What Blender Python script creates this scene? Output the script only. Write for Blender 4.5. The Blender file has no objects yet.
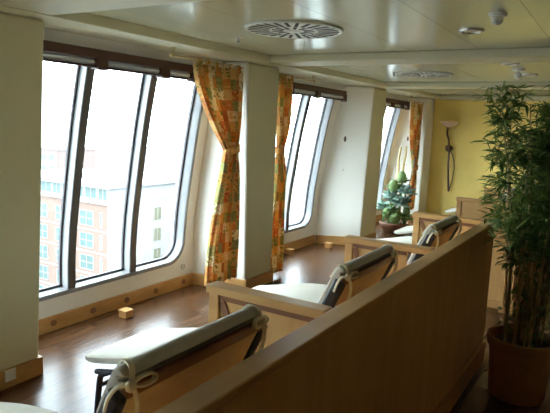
import bpy, bmesh, math, random
from mathutils import Vector, Matrix
PI = math.pi
rnd = random.Random(7)
scene = bpy.context.scene
COL = scene.collection

# ------------------------------------------------------------------ camera
YAW, PITCH, ROLL = -0.5472, -0.1461, 0.0429
fw = Vector((math.sin(YAW) * math.cos(PITCH), math.cos(YAW) * math.cos(PITCH), math.sin(PITCH)))
r0 = Vector((math.cos(YAW), -math.sin(YAW), 0.0))
u0 = r0.cross(fw)
rt = math.cos(ROLL) * r0 + math.sin(ROLL) * u0
up = -math.sin(ROLL) * r0 + math.cos(ROLL) * u0
cam_data = bpy.data.cameras.new('camera')
cam_data.sensor_width = 36.0
cam_data.lens = 36.0 * 565.0 / 550.0
cam_data.clip_start = 0.05
cam_data.clip_end = 1000.0
cam = bpy.data.objects.new('camera', cam_data)
COL.objects.link(cam)
m = Matrix((rt, up, -fw)).transposed().to_4x4()
m.translation = Vector((0, 0, 1.6))
cam.matrix_world = m
scene.camera = cam

# ------------------------------------------------------------------ sky and exposure
world = bpy.data.worlds.new('overcast_sky')
scene.world = world
world.use_nodes = True
wn = world.node_tree.nodes
wl = world.node_tree.links
wn.clear()
w_out = wn.new('ShaderNodeOutputWorld')
w_bg = wn.new('ShaderNodeBackground')
w_bg.inputs['Color'].default_value = (0.75, 0.91, 1.0, 1)
w_bg.inputs['Strength'].default_value = 18.5
wl.new(w_bg.outputs[0], w_out.inputs[0])
scene.view_settings.view_transform = 'Standard'
scene.view_settings.look = 'None'
scene.view_settings.gamma = 1.0
scene.view_settings.use_curve_mapping = False
scene.view_settings.exposure = 0.04


# ------------------------------------------------------------------ materials
def new_mat(name):
    mt = bpy.data.materials.new(name)
    mt.use_nodes = True
    nt = mt.node_tree
    nt.nodes.clear()
    out = nt.nodes.new('ShaderNodeOutputMaterial')
    bs = nt.nodes.new('ShaderNodeBsdfPrincipled')
    nt.links.new(bs.outputs[0], out.inputs[0])
    return mt, nt, bs


def paint(name, c, rough=0.6, var=0.08, scale=6.0, metallic=0.0, bump=0.0, spec=0.5, stretch=(1, 1, 1)):
    mt, nt, bs = new_mat(name)
    tc = nt.nodes.new('ShaderNodeTexCoord')
    mp = nt.nodes.new('ShaderNodeMapping')
    mp.inputs['Scale'].default_value = stretch
    nz = nt.nodes.new('ShaderNodeTexNoise')
    nz.inputs['Scale'].default_value = scale
    nz.inputs['Detail'].default_value = 4
    nt.links.new(tc.outputs['Object'], mp.inputs[0])
    nt.links.new(mp.outputs[0], nz.inputs[0])
    rp = nt.nodes.new('ShaderNodeValToRGB')
    lo = [max(0, x * (1 - var)) for x in c]
    hi = [min(1, x * (1 + var)) for x in c]
    rp.color_ramp.elements[0].position = 0.3
    rp.color_ramp.elements[1].position = 0.7
    rp.color_ramp.elements[0].color = (*lo, 1)
    rp.color_ramp.elements[1].color = (*hi, 1)
    nt.links.new(nz.outputs[0], rp.inputs[0])
    nt.links.new(rp.outputs[0], bs.inputs['Base Color'])
    bs.inputs['Roughness'].default_value = rough
    bs.inputs['Metallic'].default_value = metallic
    bs.inputs['Specular IOR Level'].default_value = spec
    if bump:
        bp = nt.nodes.new('ShaderNodeBump')
        bp.inputs['Strength'].default_value = bump
        bp.inputs['Distance'].default_value = 0.01
        nt.links.new(nz.outputs[0], bp.inputs['Height'])
        nt.links.new(bp.outputs[0], bs.inputs['Normal'])
    return mt


def wood(name, c1, c2, rough=0.4, stretch=(1, 1, 1), scale=8.0):
    return_mt, nt, bs = new_mat(name)
    tc = nt.nodes.new('ShaderNodeTexCoord')
    mp = nt.nodes.new('ShaderNodeMapping')
    mp.inputs['Scale'].default_value = stretch
    nz = nt.nodes.new('ShaderNodeTexNoise')
    nz.inputs['Scale'].default_value = scale
    nz.inputs['Detail'].default_value = 6
    nz.inputs['Distortion'].default_value = 0.6
    rp = nt.nodes.new('ShaderNodeValToRGB')
    rp.color_ramp.elements[0].position = 0.3
    rp.color_ramp.elements[1].position = 0.72
    rp.color_ramp.elements[0].color = (*c1, 1)
    rp.color_ramp.elements[1].color = (*c2, 1)
    nt.links.new(tc.outputs['Object'], mp.inputs[0])
    nt.links.new(mp.outputs[0], nz.inputs[0])
    nt.links.new(nz.outputs[0], rp.inputs[0])
    nt.links.new(rp.outputs[0], bs.inputs['Base Color'])
    bs.inputs['Roughness'].default_value = rough
    return return_mt


def floor_mat():
    mt, nt, bs = new_mat('laminate_planks')
    tc = nt.nodes.new('ShaderNodeTexCoord')
    mp = nt.nodes.new('ShaderNodeMapping')
    mp.inputs['Rotation'].default_value = (0, 0, PI / 2)
    br = nt.nodes.new('ShaderNodeTexBrick')
    br.offset = 0.37
    br.inputs['Color1'].default_value = (0.088, 0.037, 0.015, 1)
    br.inputs['Color2'].default_value = (0.13, 0.058, 0.024, 1)
    br.inputs['Mortar'].default_value = (0.04, 0.018, 0.01, 1)
    br.inputs['Scale'].default_value = 1.0
    br.inputs['Mortar Size'].default_value = 0.0022
    br.inputs['Brick Width'].default_value = 1.2
    br.inputs['Row Height'].default_value = 0.13
    nz = nt.nodes.new('ShaderNodeTexNoise')
    nz.inputs['Scale'].default_value = 7.0
    nz.inputs['Detail'].default_value = 6
    mp2 = nt.nodes.new('ShaderNodeMapping')
    mp2.inputs['Scale'].default_value = (6, 0.6, 1)
    mx = nt.nodes.new('ShaderNodeMixRGB')
    mx.blend_type = 'MULTIPLY'
    mx.inputs[0].default_value = 0.7
    rp = nt.nodes.new('ShaderNodeValToRGB')
    rp.color_ramp.elements[0].position = 0.3
    rp.color_ramp.elements[1].position = 0.7
    rp.color_ramp.elements[0].color = (0.55, 0.5, 0.45, 1)
    rp.color_ramp.elements[1].color = (1, 1, 1, 1)
    nt.links.new(tc.outputs['Object'], mp.inputs[0])
    nt.links.new(tc.outputs['Object'], mp2.inputs[0])
    nt.links.new(mp.outputs[0], br.inputs[0])
    nt.links.new(mp2.outputs[0], nz.inputs[0])
    nt.links.new(nz.outputs[0], rp.inputs[0])
    nt.links.new(br.outputs[0], mx.inputs[1])
    nt.links.new(rp.outputs[0], mx.inputs[2])
    nt.links.new(mx.outputs[0], bs.inputs['Base Color'])
    bs.inputs['Roughness'].default_value = 0.27
    bs.inputs['Specular IOR Level'].default_value = 0.27
    bp = nt.nodes.new('ShaderNodeBump')
    bp.inputs['Strength'].default_value = 0.12
    bp.inputs['Distance'].default_value = 0.003
    nt.links.new(nz.outputs[0], bp.inputs['Height'])
    nt.links.new(bp.outputs[0], bs.inputs['Normal'])
    return mt


def ceiling_mat():
    mt, nt, bs = new_mat('painted_metal_ceiling')
    tc = nt.nodes.new('ShaderNodeTexCoord')
    sp = nt.nodes.new('ShaderNodeSeparateXYZ')
    nt.links.new(tc.outputs['Object'], sp.inputs[0])
    ad = nt.nodes.new('ShaderNodeMath'); ad.operation = 'ADD'; ad.inputs[1].default_value = 20.18
    md = nt.nodes.new('ShaderNodeMath'); md.operation = 'MODULO'; md.inputs[1].default_value = 0.505
    lt = nt.nodes.new('ShaderNodeMath'); lt.operation = 'LESS_THAN'; lt.inputs[1].default_value = 0.007
    nt.links.new(sp.outputs[0], ad.inputs[0])
    nt.links.new(ad.outputs[0], md.inputs[0])
    nt.links.new(md.outputs[0], lt.inputs[0])
    mx = nt.nodes.new('ShaderNodeMixRGB')
    mx.inputs[1].default_value = (0.54, 0.53, 0.36, 1)
    mx.inputs[2].default_value = (0.36, 0.36, 0.27, 1)
    nt.links.new(lt.outputs[0], mx.inputs[0])
    nt.links.new(mx.outputs[0], bs.inputs['Base Color'])
    bs.inputs['Roughness'].default_value = 0.17
    bs.inputs['Specular IOR Level'].default_value = 0.5
    return mt


def fabric_patchwork():
    mt, nt, bs = new_mat('patchwork_curtain_fabric')
    uv = nt.nodes.new('ShaderNodeUVMap')
    mp = nt.nodes.new('ShaderNodeMapping')
    mp.inputs['Scale'].default_value = (9, 21, 1)
    nt.links.new(uv.outputs[0], mp.inputs[0])
    fl = nt.nodes.new('ShaderNodeVectorMath'); fl.operation = 'FLOOR'
    nt.links.new(mp.outputs[0], fl.inputs[0])
    wnz = nt.nodes.new('ShaderNodeTexWhiteNoise'); wnz.noise_dimensions = '2D'
    nt.links.new(fl.outputs[0], wnz.inputs['Vector'])
    rp = nt.nodes.new('ShaderNodeValToRGB')
    cr = rp.color_ramp
    cr.interpolation = 'CONSTANT'
    cols = [(0.0, (0.68, 0.27, 0.07)), (0.18, (0.78, 0.52, 0.19)), (0.38, (0.40, 0.37, 0.13)), (0.52, (0.86, 0.70, 0.42)),
            (0.70, (0.58, 0.17, 0.05)), (0.84, (0.80, 0.42, 0.11))]
    cr.elements[0].position = 0; cr.elements[0].color = (*cols[0][1], 1)
    cr.elements[1].position = cols[1][0]; cr.elements[1].color = (*cols[1][1], 1)
    for p, c in cols[2:]:
        e = cr.elements.new(p); e.color = (*c, 1)
    nt.links.new(wnz.outputs['Value'], rp.inputs[0])
    # small leaf-like motifs in every patch
    vo = nt.nodes.new('ShaderNodeTexNoise')
    vo.inputs['Scale'].default_value = 3.2
    vo.inputs['Detail'].default_value = 3
    nt.links.new(mp.outputs[0], vo.inputs['Vector'])
    r2 = nt.nodes.new('ShaderNodeValToRGB')
    r2.color_ramp.elements[0].position = 0.53
    r2.color_ramp.elements[1].position = 0.58
    nt.links.new(vo.outputs[0], r2.inputs[0])
    w2 = nt.nodes.new('ShaderNodeTexWhiteNoise'); w2.noise_dimensions = '3D'
    av = nt.nodes.new('ShaderNodeVectorMath'); av.operation = 'ADD'; av.inputs[1].default_value = (5.3, 9.1, 2.0)
    nt.links.new(fl.outputs[0], av.inputs[0])
    nt.links.new(av.outputs[0], w2.inputs['Vector'])
    r3 = nt.nodes.new('ShaderNodeValToRGB')
    r3.color_ramp.interpolation = 'CONSTANT'
    r3.color_ramp.elements[0].color = (0.28, 0.26, 0.06, 1)
    r3.color_ramp.elements[1].position = 0.45
    r3.color_ramp.elements[1].color = (0.74, 0.46, 0.14, 1)
    nt.links.new(w2.outputs['Value'], r3.inputs[0])
    mx = nt.nodes.new('ShaderNodeMixRGB')
    nt.links.new(r2.outputs[0], mx.inputs[0])
    nt.links.new(rp.outputs[0], mx.inputs[1])
    nt.links.new(r3.outputs[0], mx.inputs[2])
    nt.links.new(mx.outputs[0], bs.inputs['Base Color'])
    bs.inputs['Roughness'].default_value = 0.85
    # cloth lets some daylight through
    tr = nt.nodes.new('ShaderNodeBsdfTranslucent')
    nt.links.new(mx.outputs[0], tr.inputs[0])
    ms = nt.nodes.new('ShaderNodeMixShader')
    ms.inputs[0].default_value = 0.35
    out = [n for n in nt.nodes if n.type == 'OUTPUT_MATERIAL'][0]
    nt.links.new(bs.outputs[0], ms.inputs[1])
    nt.links.new(tr.outputs[0], ms.inputs[2])
    nt.links.new(ms.outputs[0], out.inputs[0])
    return mt


def glass_mat():
    mt = bpy.data.materials.new('clear_window_glass')
    mt.use_nodes = True
    nt = mt.node_tree
    nt.nodes.clear()
    out = nt.nodes.new('ShaderNodeOutputMaterial')
    tp = nt.nodes.new('ShaderNodeBsdfTransparent')
    tp.inputs[0].default_value = (0.95, 0.97, 0.97, 1)
    gl = nt.nodes.new('ShaderNodeBsdfGlossy')
    gl.inputs['Roughness'].default_value = 0.02
    lw = nt.nodes.new('ShaderNodeLayerWeight')
    lw.inputs['Blend'].default_value = 0.5
    pw = nt.nodes.new('ShaderNodeMath'); pw.operation = 'POWER'; pw.inputs[1].default_value = 5.0
    nt.links.new(lw.outputs['Facing'], pw.inputs[0])
    fr = nt.nodes.new('ShaderNodeMath'); fr.operation = 'MULTIPLY_ADD'
    fr.inputs[1].default_value = 0.7; fr.inputs[2].default_value = 0.03
    nt.links.new(pw.outputs[0], fr.inputs[0])
    ms = nt.nodes.new('ShaderNodeMixShader')
    nt.links.new(fr.outputs[0], ms.inputs[0])
    nt.links.new(tp.outputs[0], ms.inputs[1])
    nt.links.new(gl.outputs[0], ms.inputs[2])
    nt.links.new(ms.outputs[0], out.inputs[0])
    return mt


def leaf_mat(name, c1, c2):
    mt, nt, bs = new_mat(name)
    geo = nt.nodes.new('ShaderNodeNewGeometry')
    rp = nt.nodes.new('ShaderNodeValToRGB')
    rp.color_ramp.elements[0].color = (*c1, 1)
    rp.color_ramp.elements[1].color = (*c2, 1)
    nt.links.new(geo.outputs['Random Per Island'], rp.inputs[0])
    nt.links.new(rp.outputs[0], bs.inputs['Base Color'])
    bs.inputs['Roughness'].default_value = 0.5
    tr = nt.nodes.new('ShaderNodeBsdfTranslucent')
    nt.links.new(rp.outputs[0], tr.inputs[0])
    ms = nt.nodes.new('ShaderNodeMixShader')
    ms.inputs[0].default_value = 0.3
    out = [n for n in nt.nodes if n.type == 'OUTPUT_MATERIAL'][0]
    nt.links.new(bs.outputs[0], ms.inputs[1])
    nt.links.new(tr.outputs[0], ms.inputs[2])
    nt.links.new(ms.outputs[0], out.inputs[0])
    return mt


M = dict(
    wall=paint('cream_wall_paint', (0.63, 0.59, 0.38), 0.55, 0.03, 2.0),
    lining_daylit=paint('white_lining_and_daylit_sides', (0.85, 0.83, 0.76), 0.5, 0.02, 2.0),  # white bay walls; also pier sides, whitened in place of window light
    yellow=paint('yellow_wall_paint', (0.92, 0.71, 0.21), 0.7, 0.05, 3.0),
    trim=paint('cream_ceiling_trim', (0.66, 0.62, 0.42), 0.45, 0.02, 2.0),
    ceiling=ceiling_mat(),
    floor=floor_mat(),
    beech=wood('beech_panel', (0.56, 0.30, 0.095), (0.68, 0.40, 0.15), 0.38, (1, 1, 0.12), 14),
    beech_rail=wood('beech_rail', (0.54, 0.29, 0.095), (0.66, 0.38, 0.14), 0.32, (0.3, 0.3, 1), 18),
    beech_trim=wood('beech_skirting', (0.46, 0.235, 0.07), (0.57, 0.31, 0.105), 0.4, (0.3, 0.3, 1), 18),
    reveal=paint('reddish_brown_inlay', (0.22, 0.085, 0.03), 0.45, 0.1, 12),
    brown=paint('dark_brown_blind', (0.085, 0.035, 0.022), 0.45, 0.12, 10),
    alu=paint('grey_aluminium_paint', (0.23, 0.23, 0.235), 0.38, 0.03, 5),
    silver=paint('silver_blind_roll', (0.66, 0.72, 0.78), 0.35, 0.03, 5),
    mullion=paint('dark_brown_grey_mullion', (0.10, 0.088, 0.078), 0.4, 0.05, 5),
    gasket=paint('dark_rubber_gasket', (0.06, 0.055, 0.06), 0.6, 0.05, 5),
    glass=glass_mat(),
    cushion=paint('cream_cotton_cushion', (0.58, 0.54, 0.45), 0.9, 0.03, 60, bump=0.15),
    sling=paint('tan_canvas', (0.74, 0.54, 0.28), 0.9, 0.05, 50, bump=0.1),
    ribbon=paint('cream_ribbon', (0.78, 0.70, 0.50), 0.85, 0.05, 40),
    black=paint('black_metal_frame', (0.022, 0.022, 0.026), 0.35, 0.1, 10),
    barwood=paint('reddish_wood_bar', (0.24, 0.10, 0.04), 0.35, 0.15, 12, stretch=(4, 0.5, 4)),
    curtain=fabric_patchwork(),
    brass=paint('brushed_brass_rod', (0.62, 0.50, 0.28), 0.35, 0.05, 8, metallic=0.6),
    plastic=paint('white_plastic', (0.78, 0.77, 0.70), 0.4, 0.02, 5),
    vent=paint('white_vent_plate', (0.72, 0.71, 0.62), 0.35, 0.02, 5),
    slot=paint('dark_vent_slot', (0.045, 0.042, 0.035), 0.8, 0.05, 5),
    chrome=paint('satin_chrome', (0.62, 0.60, 0.55), 0.3, 0.03, 5, metallic=0.8),
    lens=paint('spotlight_lens', (0.35, 0.30, 0.22), 0.25, 0.05, 5),
    iron=paint('dark_bronze_stem', (0.11, 0.05, 0.03), 0.4, 0.15, 14),
    shade=paint('pale_pink_lamp_shade', (0.66, 0.46, 0.30), 0.5, 0.05, 8),
    terracotta=paint('brown_clay', (0.36, 0.19, 0.07), 0.6, 0.12, 14, bump=0.1),
    bowl=paint('rough_clay_bowl', (0.30, 0.16, 0.10), 0.75, 0.2, 16, bump=0.2),
    soil=paint('dark_potting_soil', (0.035, 0.024, 0.016), 0.95, 0.3, 40, bump=0.6),
    cane=wood('bamboo_cane', (0.30, 0.22, 0.07), (0.42, 0.32, 0.12), 0.45, (1, 1, 0.3), 20),
    goldcane=wood('golden_bamboo', (0.62, 0.44, 0.16), (0.74, 0.56, 0.25), 0.45, (1, 1, 0.3), 20),
    leaf=leaf_mat('bamboo_leaf', (0.055, 0.115, 0.018), (0.21, 0.29, 0.06)),
    succulent=leaf_mat('blue_green_leaf', (0.22, 0.38, 0.30), (0.46, 0.60, 0.52)),
    cactus=leaf_mat('green_cactus_leaf', (0.13, 0.24, 0.07), (0.30, 0.42, 0.15)),
    brick=paint('pale_pink_brick', (0.115, 0.072, 0.054), 0.9, 0.06, 1.5),
    brick_far=paint('faded_pink_brick', (0.13, 0.09, 0.08), 0.9, 0.06, 1.5),
    render_white=paint('white_render', (0.20, 0.19, 0.17), 0.9, 0.03, 0.5),
    concrete=paint('pale_concrete_band', (0.16, 0.155, 0.145), 0.9, 0.03, 1.0),
    roof=paint('grey_roof', (0.16, 0.16, 0.16), 0.9, 0.05, 1.0),
    pane=paint('greenish_building_glass', (0.045, 0.072, 0.066), 0.4, 0.15, 0.7),
    pane_dark=paint('dark_building_glass', (0.03, 0.035, 0.03), 0.4, 0.15, 0.7),
    pane_pale=paint('pale_building_glass', (0.10, 0.092, 0.055), 0.4, 0.1, 0.7),
    white_frame=paint('white_window_frame', (0.19, 0.195, 0.19), 0.5, 0.02, 2),
    ground=paint('pale_quay_paving', (0.11, 0.11, 0.11), 0.9, 0.1, 0.05),
    dark_wall=paint('aisle_wall_panel', (0.30, 0.17, 0.06), 0.5, 0.08, 3),
    sheet=paint('white_sheet', (0.82, 0.83, 0.82), 0.9, 0.02, 30, bump=0.1),
)


# ------------------------------------------------------------------ mesh helpers
class MB:
    def __init__(self):
        self.v = []; self.f = []; self.uv = {}

    def quad_grid(self, pts, close_u=False, close_v=False, uvs=None):
        nu = len(pts); nv = len(pts[0]); b = len(self.v)
        for row in pts:
            self.v.extend([tuple(p) for p in row])
        for i in range(nu if close_u else nu - 1):
            for j in range(nv if close_v else nv - 1):
                i2 = (i + 1) % nu; j2 = (j + 1) % nv
                fc = (b + i * nv + j, b + i2 * nv + j, b + i2 * nv + j2, b + i * nv + j2)
                if uvs:
                    self.uv[len(self.f)] = [uvs[i][j], uvs[i2][j], uvs[i2][j2], uvs[i][j2]]
                self.f.append(fc)
        return self

    def box(self, x0, x1, y0, y1, z0, z1, mat=None):
        b = len(self.v)
        cs = [(x0, y0, z0), (x1, y0, z0), (x1, y1, z0), (x0, y1, z0), (x0, y0, z1), (x1, y0, z1), (x1, y1, z1), (x0, y1, z1)]
        if mat is not None:
            cs = [tuple(mat @ Vector(c)) for c in cs]
        self.v.extend(cs)
        for f in [(0, 3, 2, 1), (4, 5, 6, 7), (0, 1, 5, 4), (1, 2, 6, 5), (2, 3, 7, 6), (3, 0, 4, 7)]:
            self.f.append(tuple(b + i for i in f))
        return self

    def cap(self, idx, flip=False):
        self.f.append(tuple(reversed(idx)) if flip else tuple(idx))

    def tube(self, path, r, n=8, flat=None, caps=True):
        """sweep a circle (or a w x t rectangle when flat) along a path"""
        path = [Vector(p) for p in path]
        rr = r if isinstance(r, (list, tuple)) else [r] * len(path)
        rows = []
        t0 = (path[1] - path[0]).normalized()
        ref = Vector((0, 0, 1)) if abs(t0.z) < 0.9 else Vector((0, 1, 0))
        nrm = (ref - t0 * ref.dot(t0)).normalized()
        for i, p in enumerate(path):
            if i == 0: t = t0
            elif i == len(path) - 1: t = (path[i] - path[i - 1]).normalized()
            else: t = ((path[i + 1] - p).normalized() + (p - path[i - 1]).normalized()).normalized()
            nrm = (nrm - t * nrm.dot(t)).normalized()
            bn = t.cross(nrm)
            if flat:
                w, h = flat
                row = [p + nrm * a * h / 2 + bn * c * w / 2 for a, c in ((1, 1), (1, -1), (-1, -1), (-1, 1))]
            else:
                row = [p + (nrm * math.cos(2 * PI * k / n) + bn * math.sin(2 * PI * k / n)) * rr[i] for k in range(n)]
            rows.append(row)
        b = len(self.v); k = len(rows[0])
        self.quad_grid(rows, close_v=True)
        if caps:
            self.cap([b + j for j in range(k)])
            e = b + (len(rows) - 1) * k
            self.cap([e + j for j in range(k)], True)
        return self

    def lathe(self, prof, n=32, c=(0, 0, 0), caps=True):
        rows = [[(c[0] + r * math.cos(2 * PI * k / n), c[1] + r * math.sin(2 * PI * k / n), c[2] + z) for k in range(n)] for r, z in prof]
        b = len(self.v)
        self.quad_grid(rows, close_v=True)
        if caps:
            self.cap([b + j for j in range(n)], True)
            e = b + (len(rows) - 1) * n
            self.cap([e + j for j in range(n)])
        return self

    def ball(self, c, r, n=16, m_=10, sc=(1, 1, 1)):
        prof = [(r * math.sin(PI * i / m_), -r * math.cos(PI * i / m_)) for i in range(m_ + 1)]
        prof[0] = (r * 0.02, -r); prof[-1] = (r * 0.02, r)
        rows = [[(c[0] + sc[0] * a * math.cos(2 * PI * k / n), c[1] + sc[1] * a * math.sin(2 * PI * k / n), c[2] + sc[2] * z) for k in range(n)] for a, z in prof]
        b = len(self.v)
        self.quad_grid(rows, close_v=True)
        self.cap([b + j for j in range(n)], True)
        e = b + m_ * n
        self.cap([e + j for j in range(n)])
        return self

    def build(self, name, mat, parent=None, smooth=False, bevel=0.0, label=None, bseg=2):
        me = bpy.data.meshes.new(name)
        off = parent.location if (parent is not None and parent.parent is None) else Vector((0, 0, 0))
        if parent is not None and parent.parent is not None:
            off = parent.parent.location
        me.from_pydata([(x - off[0], y - off[1], z - off[2]) for x, y, z in self.v], [], self.f)
        if self.uv:
            ul = me.uv_layers.new(name='UVMap')
            for fi, uvs in self.uv.items():
                p = me.polygons[fi]
                for k, li in enumerate(p.loop_indices):
                    ul.data[li].uv = uvs[k]
        bm = bmesh.new(); bm.from_mesh(me)
        bmesh.ops.recalc_face_normals(bm, faces=bm.faces)
        bm.to_mesh(me); bm.free()
        if smooth:
            for p in me.polygons: p.use_smooth = True
            try: me.set_sharp_from_angle(angle=math.radians(40))
            except Exception: pass
        me.materials.append(mat)
        o = bpy.data.objects.new(name, me)
        COL.objects.link(o)
        if parent is not None: o.parent = parent
        if bevel:
            bv = o.modifiers.new('bevel', 'BEVEL'); bv.width = bevel; bv.segments = bseg; bv.limit_method = 'ANGLE'
        if label: o['label'] = label
        return o


def box(*a): return MB().box(*a)


def thing(name, loc, label, cat, group=None):
    o = bpy.data.objects.new(name, None)
    COL.objects.link(o)
    o.location = loc
    o.empty_display_size = 0.1
    o['label'] = label; o['category'] = cat
    if group: o['group'] = group
    return o


def tag(o, label, cat, group=None):
    o['label'] = label; o['category'] = cat
    if group: o['group'] = group
    return o


def struct(o):
    o['kind'] = 'structure'
    return o


def sempty(name, loc=(0, 0, 0)):
    o = bpy.data.objects.new(name, None)
    COL.objects.link(o); o.location = loc
    o['kind'] = 'structure'
    return o


def dup(root, loc, label, group=None, rotz=None):
    r = root.copy(); COL.objects.link(r); r.location = loc; r['label'] = label
    if rotz is not None: r.rotation_euler = (0, 0, rotz)
    if group: r['group'] = group
    for ch in list(root.children):
        c = ch.copy(); COL.objects.link(c); c.parent = r
        for g in list(ch.children):
            d = g.copy(); COL.objects.link(d); d.parent = c
    return r


def at_origin(o, p):
    """move a one-mesh thing's origin to p, keeping its shape where it is"""
    p = Vector(p)
    o.data.transform(Matrix.Translation(-p)); o.location = p
    return o


def lerp(a, b, t): return a + (b - a) * t


def interp(x, pts):
    if x <= pts[0][0]: return pts[0][1]
    for (a, va), (b, vb) in zip(pts, pts[1:]):
        if x <= b: return va + (vb - va) * (x - a) / (b - a)
    return pts[-1][1]


def smooth_path(pts, n):
    """Catmull-Rom through 2D/3D points"""
    P = [Vector(p) for p in pts]
    P = [P[0] * 2 - P[1]] + P + [P[-1] * 2 - P[-2]]
    out = []
    for i in range(1, len(P) - 2):
        for k in range(n):
            t = k / n
            a, b, c, d = P[i - 1], P[i], P[i + 1], P[i + 2]
            out.append(0.5 * ((2 * b) + (c - a) * t + (2 * a - 5 * b + 4 * c - d) * t * t + (3 * b - a - 3 * c + d) * t ** 3))
    out.append(P[-2])
    return out


# ------------------------------------------------------------------ the room
ZC, ZB = 2.20, 2.135
XI = -2.93                                   # inner faces of the piers
PROF = [(0.0, -3.49), (0.5, -3.49), (0.75, -3.468), (0.93, -3.443), (1.15, -3.41), (1.35, -3.378), (1.55, -3.343), (1.7, -3.312), (1.85, -3.28), (1.98, -3.248), (2.14, -3.205)]
def XW(z): return interp(z, PROF)

struct(box(-3.7, 1.5, -2.6, 10.2, -0.12, 0.0).build('floor', M['floor']))
struct(box(-2.8, 1.5, -2.6, 10.2, ZC, ZC + 0.1).build('ceiling', M['ceiling']))
struct(box(-3.7, -2.8, -2.6, 10.2, ZB, ZC + 0.1).build('trim_1', M['trim'], bevel=0.006))
PIERS = [(1.62, 2.15), (4.26, 4.79), (7.15, 7.66), (9.64, 10.05)]


def pier(a, b, ao=None):
    # a, b = (at the floor, at the ceiling) of the room-side edges; ao = where the near face meets the hull
    mb = MB()
    zs = [lerp(0, ZB, k / 16) for k in range(17)]
    rows = []
    for z in zs:
        q = z / ZB
        aa, bb = lerp(a[0], a[1], q), lerp(b[0], b[1], q)
        oo = aa if ao is None else ao
        sl = (oo - aa) / (XW(z) - XI)
        rows.append([(XW(z) - 0.14, oo, z), (XI, aa, z), (XI, bb, z), (XW(z) - 0.14, bb, z)])
    mb.quad_grid(rows, close_v=True)
    n = len(mb.v); mb.cap([0, 1, 2, 3]); mb.cap([n - 4, n - 3, n - 2, n - 1], True)
    return mb


EDGES = [((1.62, 1.62), (2.088, 2.172), None), ((4.33, 4.26), (4.79, 4.79), 4.20), ((7.06, 7.24), (7.61, 7.70), 6.78), ((9.62, 9.66), (10.06, 10.06), 9.34)]
for i, (a, b) in enumerate(PIERS):
    po = struct(pier(*EDGES[i]).build('wall_pier', M['lining_daylit'], bevel=0.022, bseg=4, smooth=True))
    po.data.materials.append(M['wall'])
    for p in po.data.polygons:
        if p.normal.x > 0.9 and a < 9: p.material_index = 1  # room faces cream; other sides stay white, daylight put into their colour
    if a < 9: struct(box(-2.8, 1.5, a + 0.14, b - 0.03, ZB + 0.005, ZC).build('trim_%d' % (i + 2), M['trim'], bevel=0.008))
struct(box(-2.8, 1.5, 9.86, 10.05, ZB - 0.01, ZC).build('trim_6', M['trim'], bevel=0.02))
struct(box(XI, 1.5, 10.05, 10.2, 0, ZC).build('wall_far', M['yellow']))
struct(box(-3.7, XI, 10.05, 10.2, 0, ZB).build('wall_far', M['lining_daylit']))
struct(box(1.5, 1.62, -2.6, 10.2, 0, ZC + 0.1).build('wall_right', M['dark_wall']))
struct(box(-3.7, 1.62, -2.72, -2.6, 0, ZC + 0.1).build('wall_back', M['dark_wall']))
struct(pier((-2.6, -2.6), (-0.8, -0.8)).build('wall_pier', M['lining_daylit']))

BAYS = [(-0.8, 1.62, -0.6, 0.75, (-0.15, 0.30)),  # unseen bay added as a light source, its window sized for brightness
        (2.15, 4.26, 2.19, 4.06, (2.777, 3.411)),
        (4.79, 7.15, 4.86, 6.665, (5.39, 6.03)),
        (7.66, 9.52, 7.74, 9.24, (8.0, 8.56))]
WZ0, WZ1, WR = 0.275, 2.01, 0.20


def hole_inside(y, z, y0, y1, d=0.0):
    y0 += d; y1 -= d; a = WZ0 + d; b = WZ1 - d; r = max(WR - d, 0.01)
    if y < y0 or y > y1 or z < a or z > b: return False
    rt_ = 0.06
    for cy, cz, rr, sy, sz in ((y0 + r, a + r, r, -1, -1), (y1 - r, a + r, r, 1, -1), (y0 + rt_, b - rt_, rt_, -1, 1), (y1 - rt_, b - rt_, rt_, 1, 1)):
        if (y - cy) * sy > 0 and (z - cz) * sz > 0 and (y - cy) ** 2 + (z - cz) ** 2 > rr * rr: return False
    return True


def hole_outline(y0, y1, d=0.0, n=None):
    """rounded window outline, inset by d (negative grows it)"""
    r = max(WR - d, 0.01); rt_ = max(0.06 - d, 0.005)
    y0 += d; y1 -= d; a = WZ0 + d; b = WZ1 - d
    P = []
    def arc(cy, cz, rr, t0, t1, k=10):
        for i in range(k + 1):
            t = lerp(t0, t1, i / k); P.append((cy + rr * math.cos(t), cz + rr * math.sin(t)))
    def line(ya, za, yb, zb, k):
        for i in range(1, k): P.append((lerp(ya, yb, i / k), lerp(za, zb, i / k)))
    arc(y0 + r, a + r, r, PI, 1.5 * PI); line(y0 + r, a, y1 - r, a, 8)
    arc(y1 - r, a + r, r, 1.5 * PI, 2 * PI); line(y1, a + r, y1, b - rt_, 16)
    arc(y1 - rt_, b - rt_, rt_, 0, 0.5 * PI); line(y1 - rt_, b, y0 + rt_, b, 8)
    arc(y0 + rt_, b - rt_, rt_, 0.5 * PI, PI); line(y0, b - rt_, y0, a + r, 16)
    return P


def outline_frame(section, y0, y1):
    """sweep section [(inset, depth outward)] round the window outline"""
    mb = MB()
    loops = []
    for d, e in section:
        loops.append([(XW(z) - e, y, z) for y, z in hole_outline(y0, y1, d)])
    mb.quad_grid(loops, close_u=True, close_v=True)
    return mb


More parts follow.
